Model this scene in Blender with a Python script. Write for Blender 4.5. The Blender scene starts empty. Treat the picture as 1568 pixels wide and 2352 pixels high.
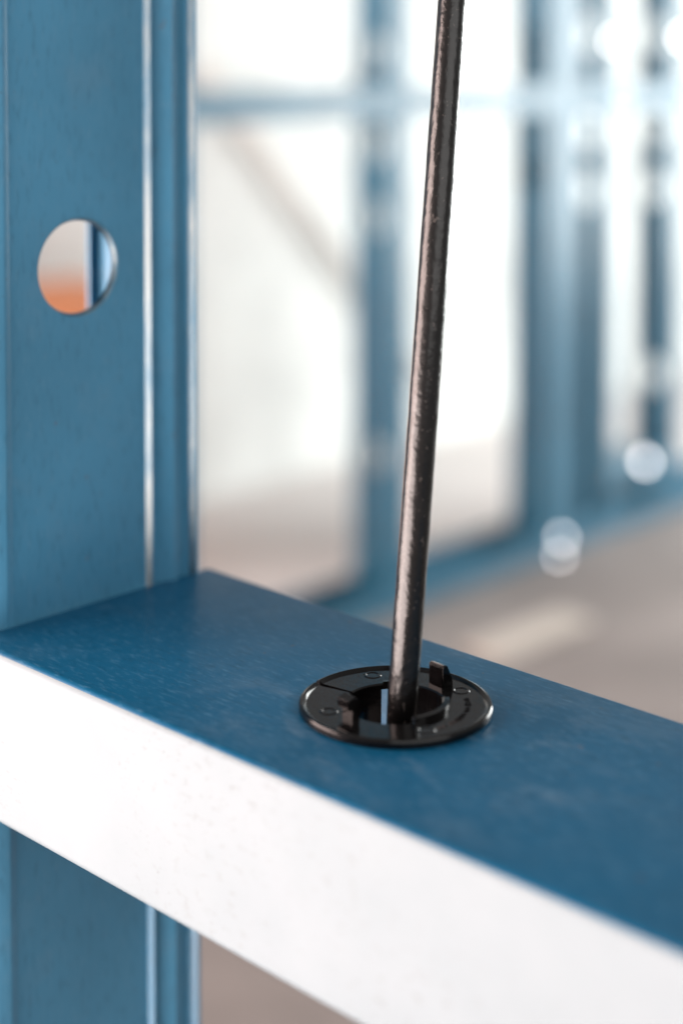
import bpy, bmesh, math, random
from mathutils import Vector, Matrix

sc = bpy.context.scene
col = sc.collection
random.seed(7)

# ------------------------------------------------------------------ camera
NT = 0.789                                   # height of the nogging's top face above the floor
cam_d = bpy.data.cameras.new("camera")
cam = bpy.data.objects.new("camera", cam_d); col.objects.link(cam); sc.camera = cam
YAW, PIT, ROLL = 0.76093, 0.05965, 0.00214
fw = Vector((-math.sin(YAW)*math.cos(PIT), math.cos(YAW)*math.cos(PIT), -math.sin(PIT)))
r0 = Vector((math.cos(YAW), math.sin(YAW), 0)); u0 = r0.cross(fw)
rr = r0*math.cos(ROLL) + u0*math.sin(ROLL); uu = u0*math.cos(ROLL) - r0*math.sin(ROLL)
M = Matrix((rr, uu, -fw)).transposed().to_4x4()
M.translation = Vector((0.36846, -0.24749, NT + 0.16062))
cam.matrix_world = M
cam_d.sensor_fit = 'HORIZONTAL'; cam_d.sensor_width = 24.0
cam_d.lens = 3738.2/1568*24.0
cam_d.shift_y = -824.26/1568
cam_d.clip_start = 0.01; cam_d.clip_end = 200
cam_d.dof.use_dof = True
cam_d.dof.focus_distance = 0.420
cam_d.dof.aperture_fstop = cam_d.lens/12.5

# ------------------------------------------------------------------ world and light
w = bpy.data.worlds.new("World"); sc.world = w; w.use_nodes = True
bg = w.node_tree.nodes["Background"]
bg.inputs[0].default_value = (1.0, 0.985, 0.97, 1); bg.inputs[1].default_value = 0.32

def aim(o, target):
    o.rotation_euler = (Vector(target) - o.location).to_track_quat('-Z', 'Y').to_euler()

# sunlit ground outside the front opening, throwing light up and in at the frame from low on the left
sd = bpy.data.lights.new("sunlit_ground", 'AREA'); so = bpy.data.objects.new("sunlit_ground", sd); col.objects.link(so)
sd.shape = 'RECTANGLE'; sd.size = 3.0; sd.size_y = 3.6; sd.energy = 445; sd.color = (1.0, 0.84, 0.79)
so.location = (-0.86, -2.35, 0.57); aim(so, so.location + Vector((0, .29, .957)))
# the front opening itself, left of the camera at eye level
fd = bpy.data.lights.new("front_opening", 'AREA'); fo = bpy.data.objects.new("front_opening", fd); col.objects.link(fo)
fd.shape = 'RECTANGLE'; fd.size = 3.2; fd.size_y = 2.5; fd.energy = 300; fd.color = (1.0, 0.77, 0.71)
fo.location = (-2.25, -2.15, 1.75); aim(fo, (0.0, 0.0, 1.45))
# the open side of the building, right of the view
ad = bpy.data.lights.new("open_side", 'AREA'); ao = bpy.data.objects.new("open_side", ad); col.objects.link(ao)
ad.shape = 'RECTANGLE'; ad.size = 2.0; ad.size_y = 2.2; ad.energy = 150; ad.color = (0.97, 1.0, 0.985)
ao.location = (-0.25, 4.1, 1.35); aim(ao, (-1.9, 1.2, 0.75))

# unseen fill lamp, added high on the right to brighten the stud web
rd = bpy.data.lights.new("right_fill", 'AREA'); ro = bpy.data.objects.new("right_fill", rd); col.objects.link(ro)
rd.shape = 'RECTANGLE'; rd.size = 3.4; rd.size_y = 2.6; rd.energy = 44; rd.color = (1.0, 0.98, 0.96)
ro.location = (2.6, -0.5, NT + 1.9); aim(ro, (0.0, 0.05, NT))

sc.view_settings.view_transform = 'Standard'
sc.view_settings.look = 'None'
sc.view_settings.exposure = 0.0
sc.view_settings.gamma = 1.0
sc.render.engine = 'CYCLES'
sc.cycles.use_denoising = True
sc.cycles.max_bounces = 8

# ------------------------------------------------------------------ materials
def new_mat(name):
    m = bpy.data.materials.new(name); m.use_nodes = True
    return m, m.node_tree.nodes, m.node_tree.links, m.node_tree.nodes["Principled BSDF"]

def ramp(N, L, src, p0, p1, c0=(0, 0, 0, 1), c1=(1, 1, 1, 1)):
    r = N.new("ShaderNodeValToRGB"); e = r.color_ramp.elements
    e[0].position, e[0].color, e[1].position, e[1].color = p0, c0, p1, c1
    L.new(src, r.inputs[0]); return r.outputs[0]

def noise(N, L, vec, scale, detail=4, rough=.55, sx=(1, 1, 1)):
    mp = N.new("ShaderNodeMapping"); mp.inputs['Scale'].default_value = sx; L.new(vec, mp.inputs[0])
    n = N.new("ShaderNodeTexNoise"); n.inputs['Scale'].default_value = scale
    n.inputs['Detail'].default_value = detail; n.inputs['Roughness'].default_value = rough
    L.new(mp.outputs[0], n.inputs['Vector']); return n.outputs['Fac']

def mix(N, L, fac, a, b):
    x = N.new("ShaderNodeMix"); x.data_type = 'RGBA'
    if hasattr(fac, 'is_output'): L.new(fac, x.inputs[0])
    else: x.inputs[0].default_value = fac
    for s, i in ((a, 6), (b, 7)):
        if hasattr(s, 'is_output'): L.new(s, x.inputs[i])
        else: x.inputs[i].default_value = s
    return x.outputs[2]

def mult(N, L, a, k):
    x = N.new("ShaderNodeMath"); x.operation = 'MULTIPLY'; L.new(a, x.inputs[0])
    if hasattr(k, 'is_output'): L.new(k, x.inputs[1])
    else: x.inputs[1].default_value = k
    return x.outputs[0]

def blue_steel(name, stretch, base=(0.020, 0.125, 0.255), dust=0.35, rough=0.40, ior=1.45, grommet=False):
    """blue resin on zinc-coated sheet: rolled grain, dusty smears, tiny rust specks"""
    m, N, L, B = new_mat(name)
    v = N.new("ShaderNodeTexCoord").outputs['Object']
    big = noise(N, L, v, 14, 3)
    c = mix(N, L, ramp(N, L, big, .3, .7), tuple(k*.86 for k in base)+(1,), tuple(k*1.12 for k in base)+(1,))
    d = mult(N, L, ramp(N, L, noise(N, L, v, 42, 5, .6), .56, .80), dust)
    c = mix(N, L, d, c, (0.16, 0.25, 0.33, 1))
    if grommet:                          # plaster dust rubbed into the coating round the grommet
        dn = N.new("ShaderNodeVectorMath"); dn.operation = 'DISTANCE'; L.new(v, dn.inputs[0]); dn.inputs[1].default_value = (.120, .046, NT)
        ring = ramp(N, L, dn.outputs['Value'], .024, .075, (1, 1, 1, 1), (0, 0, 0, 1))
        sm = mult(N, L, ramp(N, L, noise(N, L, v, 70, 6, .68, (.55, 1, 1)), .50, .70), .36)
        c = mix(N, L, mult(N, L, sm, ring), c, (0.22, 0.30, 0.37, 1))
    grain = noise(N, L, v, 900, 3, .6, stretch)
    c = mix(N, L, mult(N, L, ramp(N, L, grain, .54, .72), .34), c, (0.11, 0.25, 0.37, 1))
    c = mix(N, L, mult(N, L, ramp(N, L, noise(N, L, v, 640, 3, .6, stretch), .54, .72), .50), c, tuple(k*.58 for k in base)+(1,))
    # rust / dirt specks
    spk = noise(N, L, v, 210, 2, .5)
    sp = mult(N, L, ramp(N, L, spk, .735, .78), .55)
    c = mix(N, L, sp, c, (0.13, 0.075, 0.06, 1))
    sp2 = mult(N, L, ramp(N, L, noise(N, L, v, 620, 2, .5), .70, .75), .5)
    sp2 = mult(N, L, sp2, ramp(N, L, noise(N, L, v, 24, 2), .50, .62))
    c = mix(N, L, sp2, c, (0.06, 0.06, 0.06, 1))
    # fine scratches
    scr = noise(N, L, v, 120, 2, .5, (1.0, .06, 1.0) if stretch[0] == 1 else (.06, 1.0, 1.0))
    c = mix(N, L, mult(N, L, ramp(N, L, scr, .70, .76), .10), c, (0.25, 0.36, 0.45, 1))
    L.new(c, B.inputs['Base Color'])
    rg = N.new("ShaderNodeMapRange"); rg.inputs['To Min'].default_value = rough-.06; rg.inputs['To Max'].default_value = rough+.12
    L.new(noise(N, L, v, 55, 5), rg.inputs['Value']); L.new(rg.outputs[0], B.inputs['Roughness'])
    B.inputs['IOR'].default_value = ior
    bp = N.new("ShaderNodeBump"); bp.inputs['Strength'].default_value = .30; bp.inputs['Distance'].default_value = .00008
    L.new(grain, bp.inputs['Height']); L.new(bp.outputs[0], B.inputs['Normal'])
    return m

M_STUD = blue_steel("blue_coated_steel_stud", (1, 1, .25), (0.060, 0.222, 0.362), .22, .30)
M_NOG = blue_steel("blue_coated_steel_nogging", (.25, 1, 1), (0.003, 0.080, 0.166), .14, .34, 1.34, grommet=True)
M_BG = blue_steel("blue_coated_steel_far", (1, 1, .25), (0.012, 0.110, 0.185), .2, .32, 1.65)

def glare_flange():
    """flange paled in its colour for the glare on it: soft mottle, grey scuffs and tiny dirt specks"""
    m, N, L, B = new_mat("glare_flange_steel")
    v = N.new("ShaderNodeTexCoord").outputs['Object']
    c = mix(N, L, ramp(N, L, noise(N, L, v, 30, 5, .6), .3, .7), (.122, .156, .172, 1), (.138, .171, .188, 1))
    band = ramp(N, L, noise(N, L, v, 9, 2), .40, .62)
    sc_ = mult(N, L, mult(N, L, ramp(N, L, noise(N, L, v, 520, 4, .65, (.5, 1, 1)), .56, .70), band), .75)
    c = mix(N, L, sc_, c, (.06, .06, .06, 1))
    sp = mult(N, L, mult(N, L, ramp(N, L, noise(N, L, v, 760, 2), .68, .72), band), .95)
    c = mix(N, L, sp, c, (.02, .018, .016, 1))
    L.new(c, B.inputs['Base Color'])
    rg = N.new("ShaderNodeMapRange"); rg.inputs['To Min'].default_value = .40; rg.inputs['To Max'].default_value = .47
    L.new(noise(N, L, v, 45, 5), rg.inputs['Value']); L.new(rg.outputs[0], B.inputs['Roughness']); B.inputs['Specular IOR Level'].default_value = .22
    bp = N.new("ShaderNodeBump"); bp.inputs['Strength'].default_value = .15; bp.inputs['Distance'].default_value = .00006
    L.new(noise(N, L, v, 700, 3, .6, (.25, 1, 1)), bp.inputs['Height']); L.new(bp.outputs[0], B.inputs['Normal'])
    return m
M_GLARE = glare_flange()

def lit_fold():
    """bright metal put on folds and rim for the light they catch"""
    m, N, L, B = new_mat("lit_fold_metal")
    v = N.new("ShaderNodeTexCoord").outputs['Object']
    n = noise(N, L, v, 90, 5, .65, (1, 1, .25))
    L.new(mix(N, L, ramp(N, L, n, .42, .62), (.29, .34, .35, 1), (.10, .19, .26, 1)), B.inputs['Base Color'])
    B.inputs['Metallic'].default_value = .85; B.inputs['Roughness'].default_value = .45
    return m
M_LIT_FOLD = lit_fold()

def black_plastic():
    m, N, L, B = new_mat("black_moulded_plastic")
    v = N.new("ShaderNodeTexCoord").outputs['Object']
    n = noise(N, L, v, 260, 4)
    L.new(mix(N, L, ramp(N, L, n, .45, .8), (.0025, .0022, .0024, 1), (.006, .0055, .0055, 1)), B.inputs['Base Color'])
    rg = N.new("ShaderNodeMapRange"); rg.inputs['To Min'].default_value = .07; rg.inputs['To Max'].default_value = .22
    L.new(noise(N, L, v, 420, 4), rg.inputs['Value']); L.new(rg.outputs[0], B.inputs['Roughness'])
    B.inputs['IOR'].default_value = 1.40
    bp = N.new("ShaderNodeBump"); bp.inputs['Strength'].default_value = .25; bp.inputs['Distance'].default_value = .0002
    L.new(noise(N, L, v, 330, 3), bp.inputs['Height']); L.new(bp.outputs[0], B.inputs['Normal'])
    return m
M_BLACK = black_plastic()

def cable_mat():
    m, N, L, B = new_mat("black_cable_sheath")
    v = N.new("ShaderNodeTexCoord").outputs['Object']
    n = noise(N, L, v, 240, 5, .65, (1, 1, .5))
    c = mix(N, L, ramp(N, L, n, .40, .75), (.003, .0026, .0025, 1), (.006, .005, .0048, 1))
    dust = mult(N, L, ramp(N, L, noise(N, L, v, 760, 3, .6, (1, 1, .7)), .62, .70), .8)
    c = mix(N, L, dust, c, (.055, .048, .045, 1))
    L.new(c, B.inputs['Base Color'])
    B.inputs['Roughness'].default_value = .27; B.inputs['IOR'].default_value = 1.55
    bp = N.new("ShaderNodeBump"); bp.inputs['Strength'].default_value = .50; bp.inputs['Distance'].default_value = .0006
    L.new(noise(N, L, v, 330, 3, .55, (1, 1, .8)), bp.inputs['Height']); L.new(bp.outputs[0], B.inputs['Normal'])
    return m
M_CABLE = cable_mat()

def plain(name, c, rough=.6, metal=0, var=.12, scale=6):
    m, N, L, B = new_mat(name)
    v = N.new("ShaderNodeTexCoord").outputs['Object']
    n = noise(N, L, v, scale, 6)
    L.new(mix(N, L, ramp(N, L, n, .3, .7), tuple(k*(1-var) for k in c)+(1,), tuple(min(1, k*(1+var)) for k in c)+(1,)), B.inputs['Base Color'])
    B.inputs['Roughness'].default_value = rough; B.inputs['Metallic'].default_value = metal
    return m
M_CONC = plain("floor_concrete", (.220, .190, .178), .6, 0, .24, 4)
M_FLOOR_LIT = plain("floor_tone_lit", (.60, .56, .545), .7, 0, .07, 2)  # light on the floor beyond the frame put into a paler colour
M_WALL = plain("white_wall_paint", (.70, .715, .70), .8, 0, .20, 3.6)
M_ORANGE = plain("orange_plastic", (.80, .26, .09), .5, 0, .08, 9)
M_ZINC = plain("polished_zinc", (.92, .86, .88), .12, 1.0, .04, 30)
M_TUBE = plain("weathered_grey_timber", (.68, .68, .66), .7, 0, .12, 12)
M_PALE = plain("light_patch_pale", (.47, .42, .375), .7, 0, .06, 8)

# ------------------------------------------------------------------ helpers
def link(name, me, mat, parent=None, smooth=None):
    o = bpy.data.objects.new(name, me); col.objects.link(o)
    if mat: me.materials.clear(); me.materials.append(mat)
    if parent: o.parent = parent
    if smooth is not None:
        b = bmesh.new(); b.from_mesh(me)
        for f in b.faces: f.smooth = True
        for e in b.edges:
            e.smooth = not (len(e.link_faces) == 2 and e.calc_face_angle(0) > math.radians(smooth))
        b.to_mesh(me); b.free()
    return o

def tag(o, label=None, cat=None, group=None, kind=None):
    for k, v in (("label", label), ("category", cat), ("group", group), ("kind", kind)):
        if v: o[k] = v
    return o

def empty(name, loc=(0, 0, 0)):
    o = bpy.data.objects.new(name, None); col.objects.link(o); o.location = loc
    o.empty_display_size = .02; return o

def clean(bm):
    bmesh.ops.recalc_face_normals(bm, faces=bm.faces)
    me = bpy.data.meshes.new("mesh"); bm.to_mesh(me); bm.free(); return me

def prism(poly, axis, a0, a1):
    """closed 2-D polygon swept along an axis; poly in the two remaining axes (x: y,z / z: x,y)"""
    bm = bmesh.new()
    def P(q, a): return (a, q[0], q[1]) if axis == 'x' else ((q[0], q[1], a) if axis == 'z' else (q[0], a, q[1]))
    v0 = [bm.verts.new(P(q, a0)) for q in poly]; v1 = [bm.verts.new(P(q, a1)) for q in poly]
    n = len(poly)
    for i in range(n): bm.faces.new((v0[i], v0[(i+1) % n], v1[(i+1) % n], v1[i]))
    bm.faces.new(v0); bm.faces.new(v1[::-1])
    return clean(bm)

def sheet_poly(path, t, side=1):
    """thick open strip: path is the outer surface, offset by t to the given side"""
    off = []
    for i, p in enumerate(path):
        a = path[max(i-1, 0)]; b = path[min(i+1, len(path)-1)]
        d = Vector((b[0]-a[0], b[1]-a[1])).normalized()
        n = Vector((-d.y, d.x))*side
        off.append((p[0]+n.x*t, p[1]+n.y*t))
    return list(path) + off[::-1]

def arc(cx, cy, r, a0, a1, n=8):
    return [(cx+r*math.cos(math.radians(a0+(a1-a0)*i/n)), cy+r*math.sin(math.radians(a0+(a1-a0)*i/n))) for i in range(n+1)]

def cut_round(me, centres, r, axis, depth=.03, seg=64, sy=1.0):
    """punch round holes: boolean with cylinders along an axis, returns the new mesh"""
    a = bpy.data.objects.new("tmp_a", me); col.objects.link(a); tmp = [a]
    for c in centres:
        bm = bmesh.new()
        bmesh.ops.create_cone(bm, cap_ends=True, segments=seg, radius1=r, radius2=r, depth=depth)
        if sy != 1: bmesh.ops.scale(bm, vec=(1, sy, 1), verts=bm.verts)
        R = {'x': Matrix.Rotation(math.pi/2, 4, 'Y'), 'y': Matrix.Rotation(math.pi/2, 4, 'X'), 'z': Matrix()}[axis]
        bmesh.ops.transform(bm, matrix=Matrix.Translation(c) @ R, verts=bm.verts)
        cm = bpy.data.meshes.new("c"); bm.to_mesh(cm); bm.free()
        k = bpy.data.objects.new("tmp_c", cm); col.objects.link(k); tmp.append(k)
        md = a.modifiers.new("b", 'BOOLEAN'); md.operation = 'DIFFERENCE'; md.object = k; md.solver = 'EXACT'
    dg = bpy.context.evaluated_depsgraph_get(); dg.update()
    out = bpy.data.meshes.new_from_object(a.evaluated_get(dg))
    for o in tmp: bpy.data.objects.remove(o)
    return out

def box_me(x0, x1, y0, y1, z0, z1, bev=0):
    bm = bmesh.new(); bmesh.ops.create_cube(bm, size=1)
    bmesh.ops.transform(bm, matrix=Matrix.Translation(((x0+x1)/2, (y0+y1)/2, (z0+z1)/2)) @ Matrix.Diagonal((x1-x0, y1-y0, z1-z0, 1)), verts=bm.verts)
    if bev: bmesh.ops.bevel(bm, geom=bm.edges[:], offset=bev, segments=2, affect='EDGES', profile=.5)
    return clean(bm)

def lathe(path, a0=0, a1=360, n=96, closed_path=True):
    """revolve (r,z) path about z between two angles"""
    bm = bmesh.new(); full = abs(a1-a0) >= 359.99
    k = n if full else n+1
    rings = []
    for i in range(k):
        a = math.radians(a0+(a1-a0)*i/n)
        rings.append([bm.verts.new((r*math.cos(a), r*math.sin(a), z)) for r, z in path])
    m = len(path)
    for i in range(n):
        A, Bq = rings[i], rings[(i+1) % k]
        for j in range(m if closed_path else m-1):
            bm.faces.new((A[j], A[(j+1) % m], Bq[(j+1) % m], Bq[j]))
    if not full and closed_path:
        bm.faces.new(rings[0]); bm.faces.new(rings[-1][::-1])
    return clean(bm)

def tube_me(pts, rad, seg=32, wob=0):
    """sweep a circle along a polyline"""
    bm = bmesh.new(); rings = []; pts = [Vector(p) for p in pts]
    for i, p in enumerate(pts):
        t = (pts[min(i+1, len(pts)-1)] - pts[max(i-1, 0)]).normalized()
        s = t.cross(Vector((.37, .9, .1))).normalized(); q = t.cross(s)
        rings.append([bm.verts.new(p + (s*math.cos(2*math.pi*j/seg)+q*math.sin(2*math.pi*j/seg))*(rad*(1+random.uniform(-wob, wob)))) for j in range(seg)])
    for a, b in zip(rings, rings[1:]):
        for j in range(seg): bm.faces.new((a[j], a[(j+1) % seg], b[(j+1) % seg], b[j]))
    bm.faces.new(rings[0]); bm.faces.new(rings[-1][::-1])
    return clean(bm)

# ------------------------------------------------------------------ setting
tag(link("floor", box_me(-1.62, 2.5, -4.6, 6.0, -.12, 0), M_CONC), kind="structure")
tag(link("floor_beyond", box_me(-6.0, -1.624, -4.6, 8.0, -.13, -.004), M_FLOOR_LIT), kind="structure")
tag(link("wall", box_me(-2.40, -2.22, -1.2, 6.5, -.003, 1.3), M_WALL), kind="structure")

# ------------------------------------------------------------------ foreground nogging (runs along x)
XS, D, H, T = -0.00913, 0.089, 0.04799, 0.0010
X1 = 0.46
R = 0.0022
nog = empty("steel_nogging", (XS, 0, NT-H))
tag(nog, "blue steel nogging with a bright whitish front flange, carrying the black grommet", "nogging")
def at(o, parent):                       # keep world placement under a parent
    o.parent = parent; o.matrix_parent_inverse = Matrix.Translation(-Vector(parent.location)); return o
XN = XS + .0013
web_path = [(p[0], p[1]+NT) for p in arc(R, -R, R, 140, 90)] + [(p[0], p[1]+NT) for p in arc(D-R, -R, R, 90, 0)]
me = prism(sheet_poly(web_path, T, -1), 'x', XN, X1)
GX, GY, GR, GH = 0.10815, 0.04557, 0.02383, 0.00235
me = cut_round(me, [(GX, GY, NT)], .0178, 'z', .02)
at(link("web", me, M_NOG, smooth=30), nog)
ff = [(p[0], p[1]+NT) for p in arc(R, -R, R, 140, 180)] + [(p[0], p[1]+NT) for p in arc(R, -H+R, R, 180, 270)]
f1 = at(link("front_flange", prism(sheet_poly(ff, T, 1), 'x', XN, X1), M_GLARE, smooth=30), nog)
f1["label"] = "front flange coloured whitish for the bright light on it"
at(link("lip", prism(sheet_poly([(R, NT-H), (.011, NT-H)], T, 1), 'x', XN, X1), M_NOG), nog).parent = nog
rf = [(D, NT-R)] + [(p[0], p[1]+NT) for p in arc(D-R, -H+R, R, 0, -90)]
at(link("rear_flange", prism(sheet_poly(rf, T, -1), 'x', XN, X1), M_NOG, smooth=30), nog)
at(link("lip", prism(sheet_poly([(D-R, NT-H), (D-.011, NT-H)], T, -1), 'x', XN, X1), M_NOG), nog)

# ------------------------------------------------------------------ foreground stud (vertical)
ZT = 1.75
YB = 0.0830
stud = empty("steel_stud", (XS-.02, .042, 0))
tag(stud, "upright blue steel stud with round service hole, nogging butting against it", "stud")
P = .0009                                # how far the outer band stands proud of the centre panel
wp = [(XS-.0028-R+R*math.cos(math.radians(a)), R-R*math.sin(math.radians(a))) for a in range(90, -1, -10)]
wp += [(XS-.0008, .0070), (XS+P, .0124), (XS+P, .0131), (XS+P-.0006, .0146), (XS, .0155), (XS, .0159)]
web_c = [(XS, .0159), (XS, .0630)]
wp2 = [(XS, .0630), (XS, .0633), (XS+.0001, .06345), (XS+.0019, .0643), (XS+.0020, .06445), (XS+.0019, .0648), (XS+.0006, .0659), (XS+.0002, .0664), (XS+.0003, .0668),
       (XS+.0021, .0718), (XS+.0024, .0726), (XS+.0023, .0732), (XS+.0006, .0775), (XS+.0004, .0793), (XS+.0010, .0800), (XS+.0028, .0808), (XS+.0030, .0810)]
wp2 += [(XS+.0030-.0016+.0016*math.cos(math.radians(a)), YB-.0016+.0016*math.sin(math.radians(a))) for a in range(10, 91, 10)]
full = wp + web_c[1:] + wp2[1:]
me = prism(sheet_poly(full, T*.9, 1), 'z', 0, ZT)
HY, HZ, HR = .0388, NT+.09953, .01429
me = cut_round(me, [(XS, HY, HZ)], HR-.0002, 'x', .012)
wb = at(link("web", me, M_STUD, smooth=25), stud)
bm = bmesh.new(); bm.from_mesh(wb.data)
bmesh.ops.bisect_plane(bm, geom=bm.verts[:]+bm.edges[:]+bm.faces[:], plane_co=(0, 0, NT-.02), plane_no=(0, 0, 1))
bm.to_mesh(wb.data); bm.free()
wb.data.materials.append(M_LIT_FOLD)
for f in wb.data.polygons:               # front-facing folds: lit strips put in as metal, dropped lower down
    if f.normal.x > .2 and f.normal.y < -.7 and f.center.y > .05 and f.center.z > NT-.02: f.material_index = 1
# rolled rim of the service hole, its lit edge put in as metal
me = lathe([(HR+.0001, .0001), (HR-.0004, -.0003), (HR-.0008, -.0013), (HR-.0008, -.0017), (HR-.0004, -.0018), (HR+.0002, -.0010)], n=80)
o = link("hole_rim", me, M_LIT_FOLD, smooth=30); o.rotation_euler = (0, math.pi/2, 0); o.location = (XS, HY, HZ); at(o, stud)
XE = -.0556
at(link("front_flange", prism([(XS-.0028-R, 0), (XS-.0028-R, T), (XE, T), (XE, 0)], 'z', 0, ZT), M_STUD), stud)
at(link("lip", prism([(XE, 0), (XE, .055), (XE-T, .055), (XE-T, 0)], 'z', 0, ZT), M_STUD), stud)  # unseen lip, made extra deep to shade the rear flange
at(link("rear_flange", prism([(XS+.0014, YB), (XS+.0014, YB-T), (XE, YB-T), (XE, YB)], 'z', 0, ZT), M_STUD), stud)
at(link("lip", prism([(XE, YB), (XE, YB-.0046), (XE-T, YB-.0046), (XE-T, YB)], 'z', 0, ZT), M_STUD), stud)

# ------------------------------------------------------------------ grommet
gr = empty("cable_grommet", (GX, GY, NT))
tag(gr, "round glossy black plastic grommet snapped into the blue nogging", "grommet")
RI = .0126
SP = -168.5                              # the split in the plate
g0 = SP + 1.6; g1 = SP + 358.4
path = [(RI, .0002), (GR-.0005, .0001), (GR, .0006), (GR, GH-.0006), (GR-.0003, GH-.0002), (GR-.0009, GH), (GR-.0014, GH-.0002), (GR-.0019, GH-.0007), (RI+.0004, GH-.0007), (RI, GH-.0010)]
plate = link("plate", lathe(path, g0+.3, g1-.3, 140), M_BLACK, gr, 25)
for a, r in ((-119, .0172), (150, .0188), (69, .0184), (-24, .0174)):
    o = link("embossed_ring", lathe([(.0014, 0), (.0017, .00022), (.0021, .00022), (.0024, 0)], n=28), M_BLACK, plate, 30)
    o.location = (r*math.cos(math.radians(a)), r*math.sin(math.radians(a)), GH-.00072)
# raised moulded marks, too worn to read
k = 0; a = -12.0
while a < 56:
    wd = random.uniform(.0005, .0009); hgt = random.uniform(.0010, .0017)
    bm = bmesh.new()
    for (u, v, du, dv) in ((-.5, 0, .22, 1), (.4, .1*random.random(), .2, random.uniform(.5, 1)), (0, random.choice((-.4, 0, .4)), .8, .2)):
        b2 = bmesh.ops.create_cube(bm, size=1)['verts']
        bmesh.ops.transform(bm, matrix=Matrix.Translation((v*hgt, u*wd, .00012)) @ Matrix.Diagonal((dv*hgt, du*wd, .00024+.00003*(k % 3), 1)), verts=b2)
    o = link("embossed_mark", clean(bm), M_BLACK, plate)
    o.rotation_euler = (0, 0, math.radians(a)); rr_ = .0178
    o.location = (rr_*math.cos(math.radians(a)), rr_*math.sin(math.radians(a)), GH-.00071)
    a += random.choice((4.6, 5.2, 5.2, 7.5)); k += 1
# sleeve dropping through the sheet: separate springy wall segments
RO = RI+.0012
for s0, s1 in ((-164, -104), (-96, 140), (148, 189)):
    link("sleeve_segment", lathe([(RI, GH-.0010), (RO, .0005), (RO, -.0125), (RI+.0002, -.0135)], s0, s1, max(8, int((s1-s0)/4))), M_BLACK, gr, 30)
# raised collar arc round the mouth
link("collar", lathe([(RI-.0012, -.002), (RI+.0008, .0005), (RI+.0007, GH+.0006), (RI-.0006, GH+.0008), (RI-.0011, GH+.0004)], -28, 46, 24), M_BLACK, gr, 30)
link("collar", lathe([(RI-.0006, .0005), (RI+.0006, .0005), (RI+.0005, GH-.0001), (RI-.0003, GH-.0000)], 112, 146, 14), M_BLACK, gr, 30)
def radial(o, r, a, z=0): o.location = (r*math.cos(math.radians(a)), r*math.sin(math.radians(a)), z); o.rotation_euler = (0, 0, math.radians(a))
# locking tabs: profile in the radial plane (r, z), width tangential
def tab_me(prof, wdt):
    me = prism(prof, 'y', -wdt/2, wdt/2)
    bm = bmesh.new(); bm.from_mesh(me); bmesh.ops.bevel(bm, geom=bm.edges[:], offset=.00018, segments=2, affect='EDGES')
    return clean(bm)
t = link("locking_tab", tab_me([(-.0010, 0), (.0012, 0), (.0011, .0028), (.0026, .0032), (.0026, .0054), (.0004, .0060), (-.0010, .0052)], .0044), M_BLACK, gr, 30)
radial(t, .0136, -100, .0010)
t = link("locking_tab", tab_me([(-.0012, 0), (.0028, 0), (.0027, .0024), (.0008, .0066), (-.0007, .0070), (-.0012, .0064)], .0048), M_BLACK, gr, 30)
radial(t, .0152, 86, .0010)
# ------------------------------------------------------------------ cable
CD = .00372
key = [Vector(k)+Vector((0, 0, NT)) for k in ((.113, .047, -.20), (.1115, .0455, -.10), (.1100, .0450, -.035), (0.10974, 0.04616, -0.00079), (0.10988, 0.04771, 0.01630), (0.10985, 0.05126, 0.05142), (0.10853, 0.05637, 0.08658), (0.10310, 0.06730, 0.13081), (0.09446, 0.08210, 0.17530), (0.07952, 0.10610, 0.23622), (0.05769, 0.14062, 0.31982), (.03, .20, .50))]
pts = []
for i in range(1, len(key)-2):            # Catmull-Rom through the key points
    q0, q1, q2, q3 = key[i-1:i+3]
    for j in range(10):
        u = j/10
        p = .5*((2*q1)+(q2-q0)*u+(2*q0-5*q1+4*q2-q3)*u*u+(3*q1-q0-3*q2+q3)*u**3)
        pts.append(p + Vector((random.uniform(-1, 1), random.uniform(-1, 1), 0))*.00004)
cab = link("cable", tube_me(pts, CD, 36), M_CABLE, None, 60)
tag(cab, "straight black plastic cable leaning out of the grommet", "cable")

# ------------------------------------------------------------------ rear frame, square to the first wall
XB, W = -1.4445, .089
def far_stud(y, label, holes, group=None, fl=.047):
    s = empty("steel_stud", (XB-W/2, y, .0015)); t = .0012
    tag(s, label, "stud", group)
    wm = box_me(XB-W+.0013, XB-.0013, y, y+t, .0015, 2.4)
    if holes: wm = cut_round(wm, [(XB-W/2, y, NT+h) for h in holes], .026, 'y', .02, 32, 1.15)
    at(link("web", wm, M_BG), s)
    for x0, x1 in ((XB-t, XB), (XB-W, XB-W+t)):
        at(link("flange", box_me(x0, x1, y, y+fl, .0015, 2.4), M_BG), s)
        e = 1 if x0 < XB-.05 else -1
        at(link("lip", box_me(min(x0, x0+e*.01)+(t if e > 0 else 0), max(x0, x0+e*.01)+(0 if e > 0 else 0), y+fl-t, y+fl, .0015, 2.4), M_BG), s)
    return s
GRP = "studs of the rear frame"
far_stud(1.285, "blurred blue stud of the rear frame, half hidden by the near upright stud", (.17, .0, -.12), GRP)
far_stud(1.781, "blurred blue stud of the rear frame beside the white wall gap, holes down its web", (.17, .013, -.112, -.52), GRP)
far_stud(2.224, "blurred blue stud of the rear frame, first of a close pair forming a wide post", (.18, -.06), GRP)
far_stud(2.276, "blurred blue stud of the rear frame butted behind its twin in the wide post", (.18,), GRP)
far_stud(2.396, "blurred blue stud of the rear frame just past the wide post", (.203, .015, -.102), GRP)
far_stud(2.640, "blurred dark blue stud of the rear frame past the bright glint on the cross rail", (.205, .012, -.11, -.5), GRP)
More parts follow.
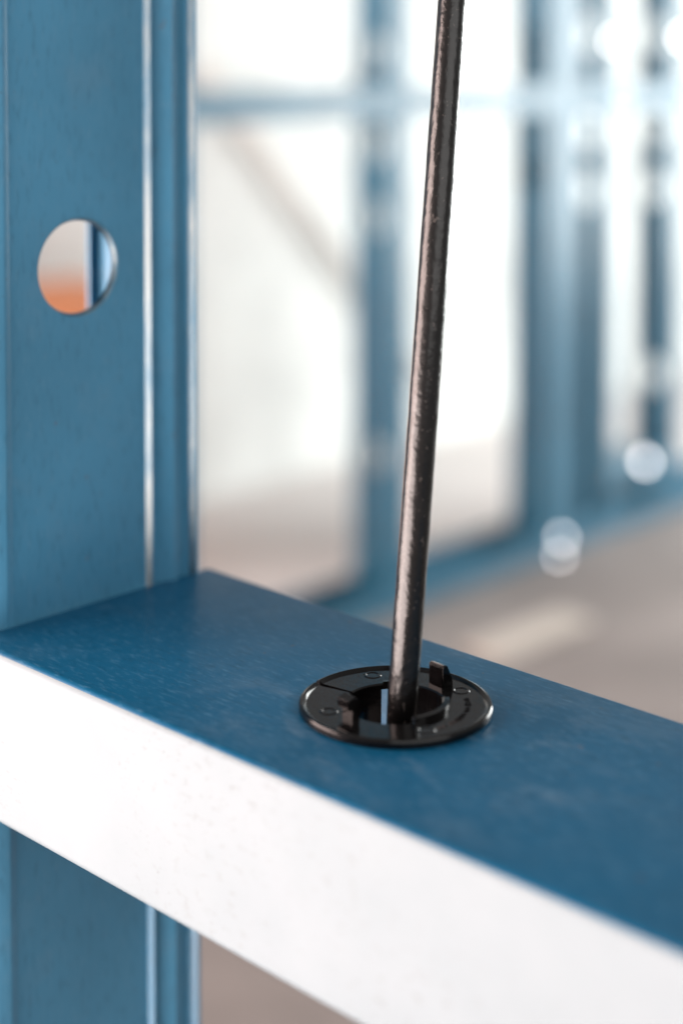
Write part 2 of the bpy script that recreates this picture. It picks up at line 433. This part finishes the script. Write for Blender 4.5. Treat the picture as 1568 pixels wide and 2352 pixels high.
def far_rail(name, y0, y1, z0, label, cat, group, up=False, h=.048):
    s = empty(name, (XB-W/2, (y0+y1)/2, z0)); t = .0012
    tag(s, label, cat, group)
    o = .0016
    zt = z0 if up else z0+h
    at(link("web", box_me(XB-W-o, XB+o, y0, y1, zt-(0 if up else t), zt+(t if up else 0)), M_BG), s)
    za, zb = (z0+t, z0+h) if up else (z0, z0+h-t)
    at(link("flange", box_me(XB+o-.0002, XB+o+t, y0, y1, za, zb), M_BG), s)
    at(link("flange", box_me(XB-W-o-t, XB-W-o+.0002, y0, y1, za, zb), M_BG), s)
    return s
gN = "noggings of the rear frame"
far_rail("steel_nogging", .85, 1.775, NT+.060, "pale blurred nogging of the rear frame, beside the near upright stud", "nogging", gN)
far_rail("steel_nogging", 1.83, 2.218, NT+.058, "pale blurred nogging of the rear frame passing behind the black cable", "nogging", gN)
far_rail("steel_nogging", 2.326, 2.391, NT+.056, "short pale nogging of the rear frame next to the wide post", "nogging", gN)
far_rail("steel_nogging", 2.446, 2.634, NT+.056, "pale blurred nogging of the rear frame between the two last studs", "nogging", gN)
far_rail("steel_nogging", 2.690, 3.30, NT+.056, "pale blurred nogging of the rear frame running on past the last stud", "nogging", gN)
far_rail("bottom_track", .6, 3.4, .0002, "blue steel bottom track of the rear frame fixed to the concrete floor", "track", None, True, .05)
far_rail("steel_rail", 2.446, 2.634, .085, "low blue rail of the rear frame with a bright fixing on it", "rail", None)

# bright zinc fixings
def fixing(loc, n, r, label):
    bm = bmesh.new()
    bmesh.ops.create_cone(bm, cap_ends=True, segments=24, radius1=r, radius2=r*.94, depth=.003)
    o = link("screw_washer", clean(bm), M_ZINC)
    o.location = loc; o.rotation_euler = Vector(n).to_track_quat('Z', 'Y').to_euler()
    tag(o, label, "washer", "bright zinc fixings on the rear frame")
def mirror_n(loc, target=None):
    l = Vector(loc); tv = (Vector(target or ao.location)-l).normalized(); cv = (M.translation-l).normalized(); return (tv+cv).normalized()
for loc, r, lab in (((XB+.004, 2.549, .126), .012, "shiny washer glinting on the low blue rail"),
                    ((XB+.006, 2.262, .030), .0070, "shiny washer glinting at the foot of the wide post"),
                    ((XB+.004, 2.420, NT+.19), .009, "shiny washer glinting on the stud just past the wide post"),
                    ((XB+.004, 2.668, NT+.20), .010, "shiny washer glinting on the last blue stud, above the nogging")):
    fixing(loc, mirror_n(loc), r, lab)
fixing((XB+.030, 2.222, .0085), mirror_n((XB+.030, 2.222, .0085)), .0062, "shiny washer lying on the concrete in front of the wide post")

# ------------------------------------------------------------------ odds and ends behind
o = link("timber_prop", tube_me([(-2.19, 2.02, NT+.15), (-2.19, 2.66, NT-.52), (-2.19, 2.75, NT-.62)], .015, 12), M_TUBE, None, 40)
tag(o, "grey timber prop slanting against the white wall behind the frame", "prop")
o = link("storage_case", box_me(-2.15, -1.85, 1.15, 1.66, -.003, NT-.262, .015), M_ORANGE, None, 40)
tag(o, "orange case seen through the round hole in the near stud", "case")
bm = bmesh.new(); bmesh.ops.create_cube(bm, size=1)
bmesh.ops.transform(bm, matrix=Matrix.Diagonal((.075, .25, .012, 1)), verts=bm.verts); bmesh.ops.bevel(bm, geom=bm.edges[:], offset=.002, segments=1, affect='EDGES')
o = link("light_patch_slab", clean(bm), M_PALE); o.location = (-1.205, 1.85, .0065); o.rotation_euler = (0, 0, math.radians(-2))  # flat pale slab added in place of a shaft of light
tag(o, "pale cream slab added for a patch of light on the concrete floor", "light_patch")
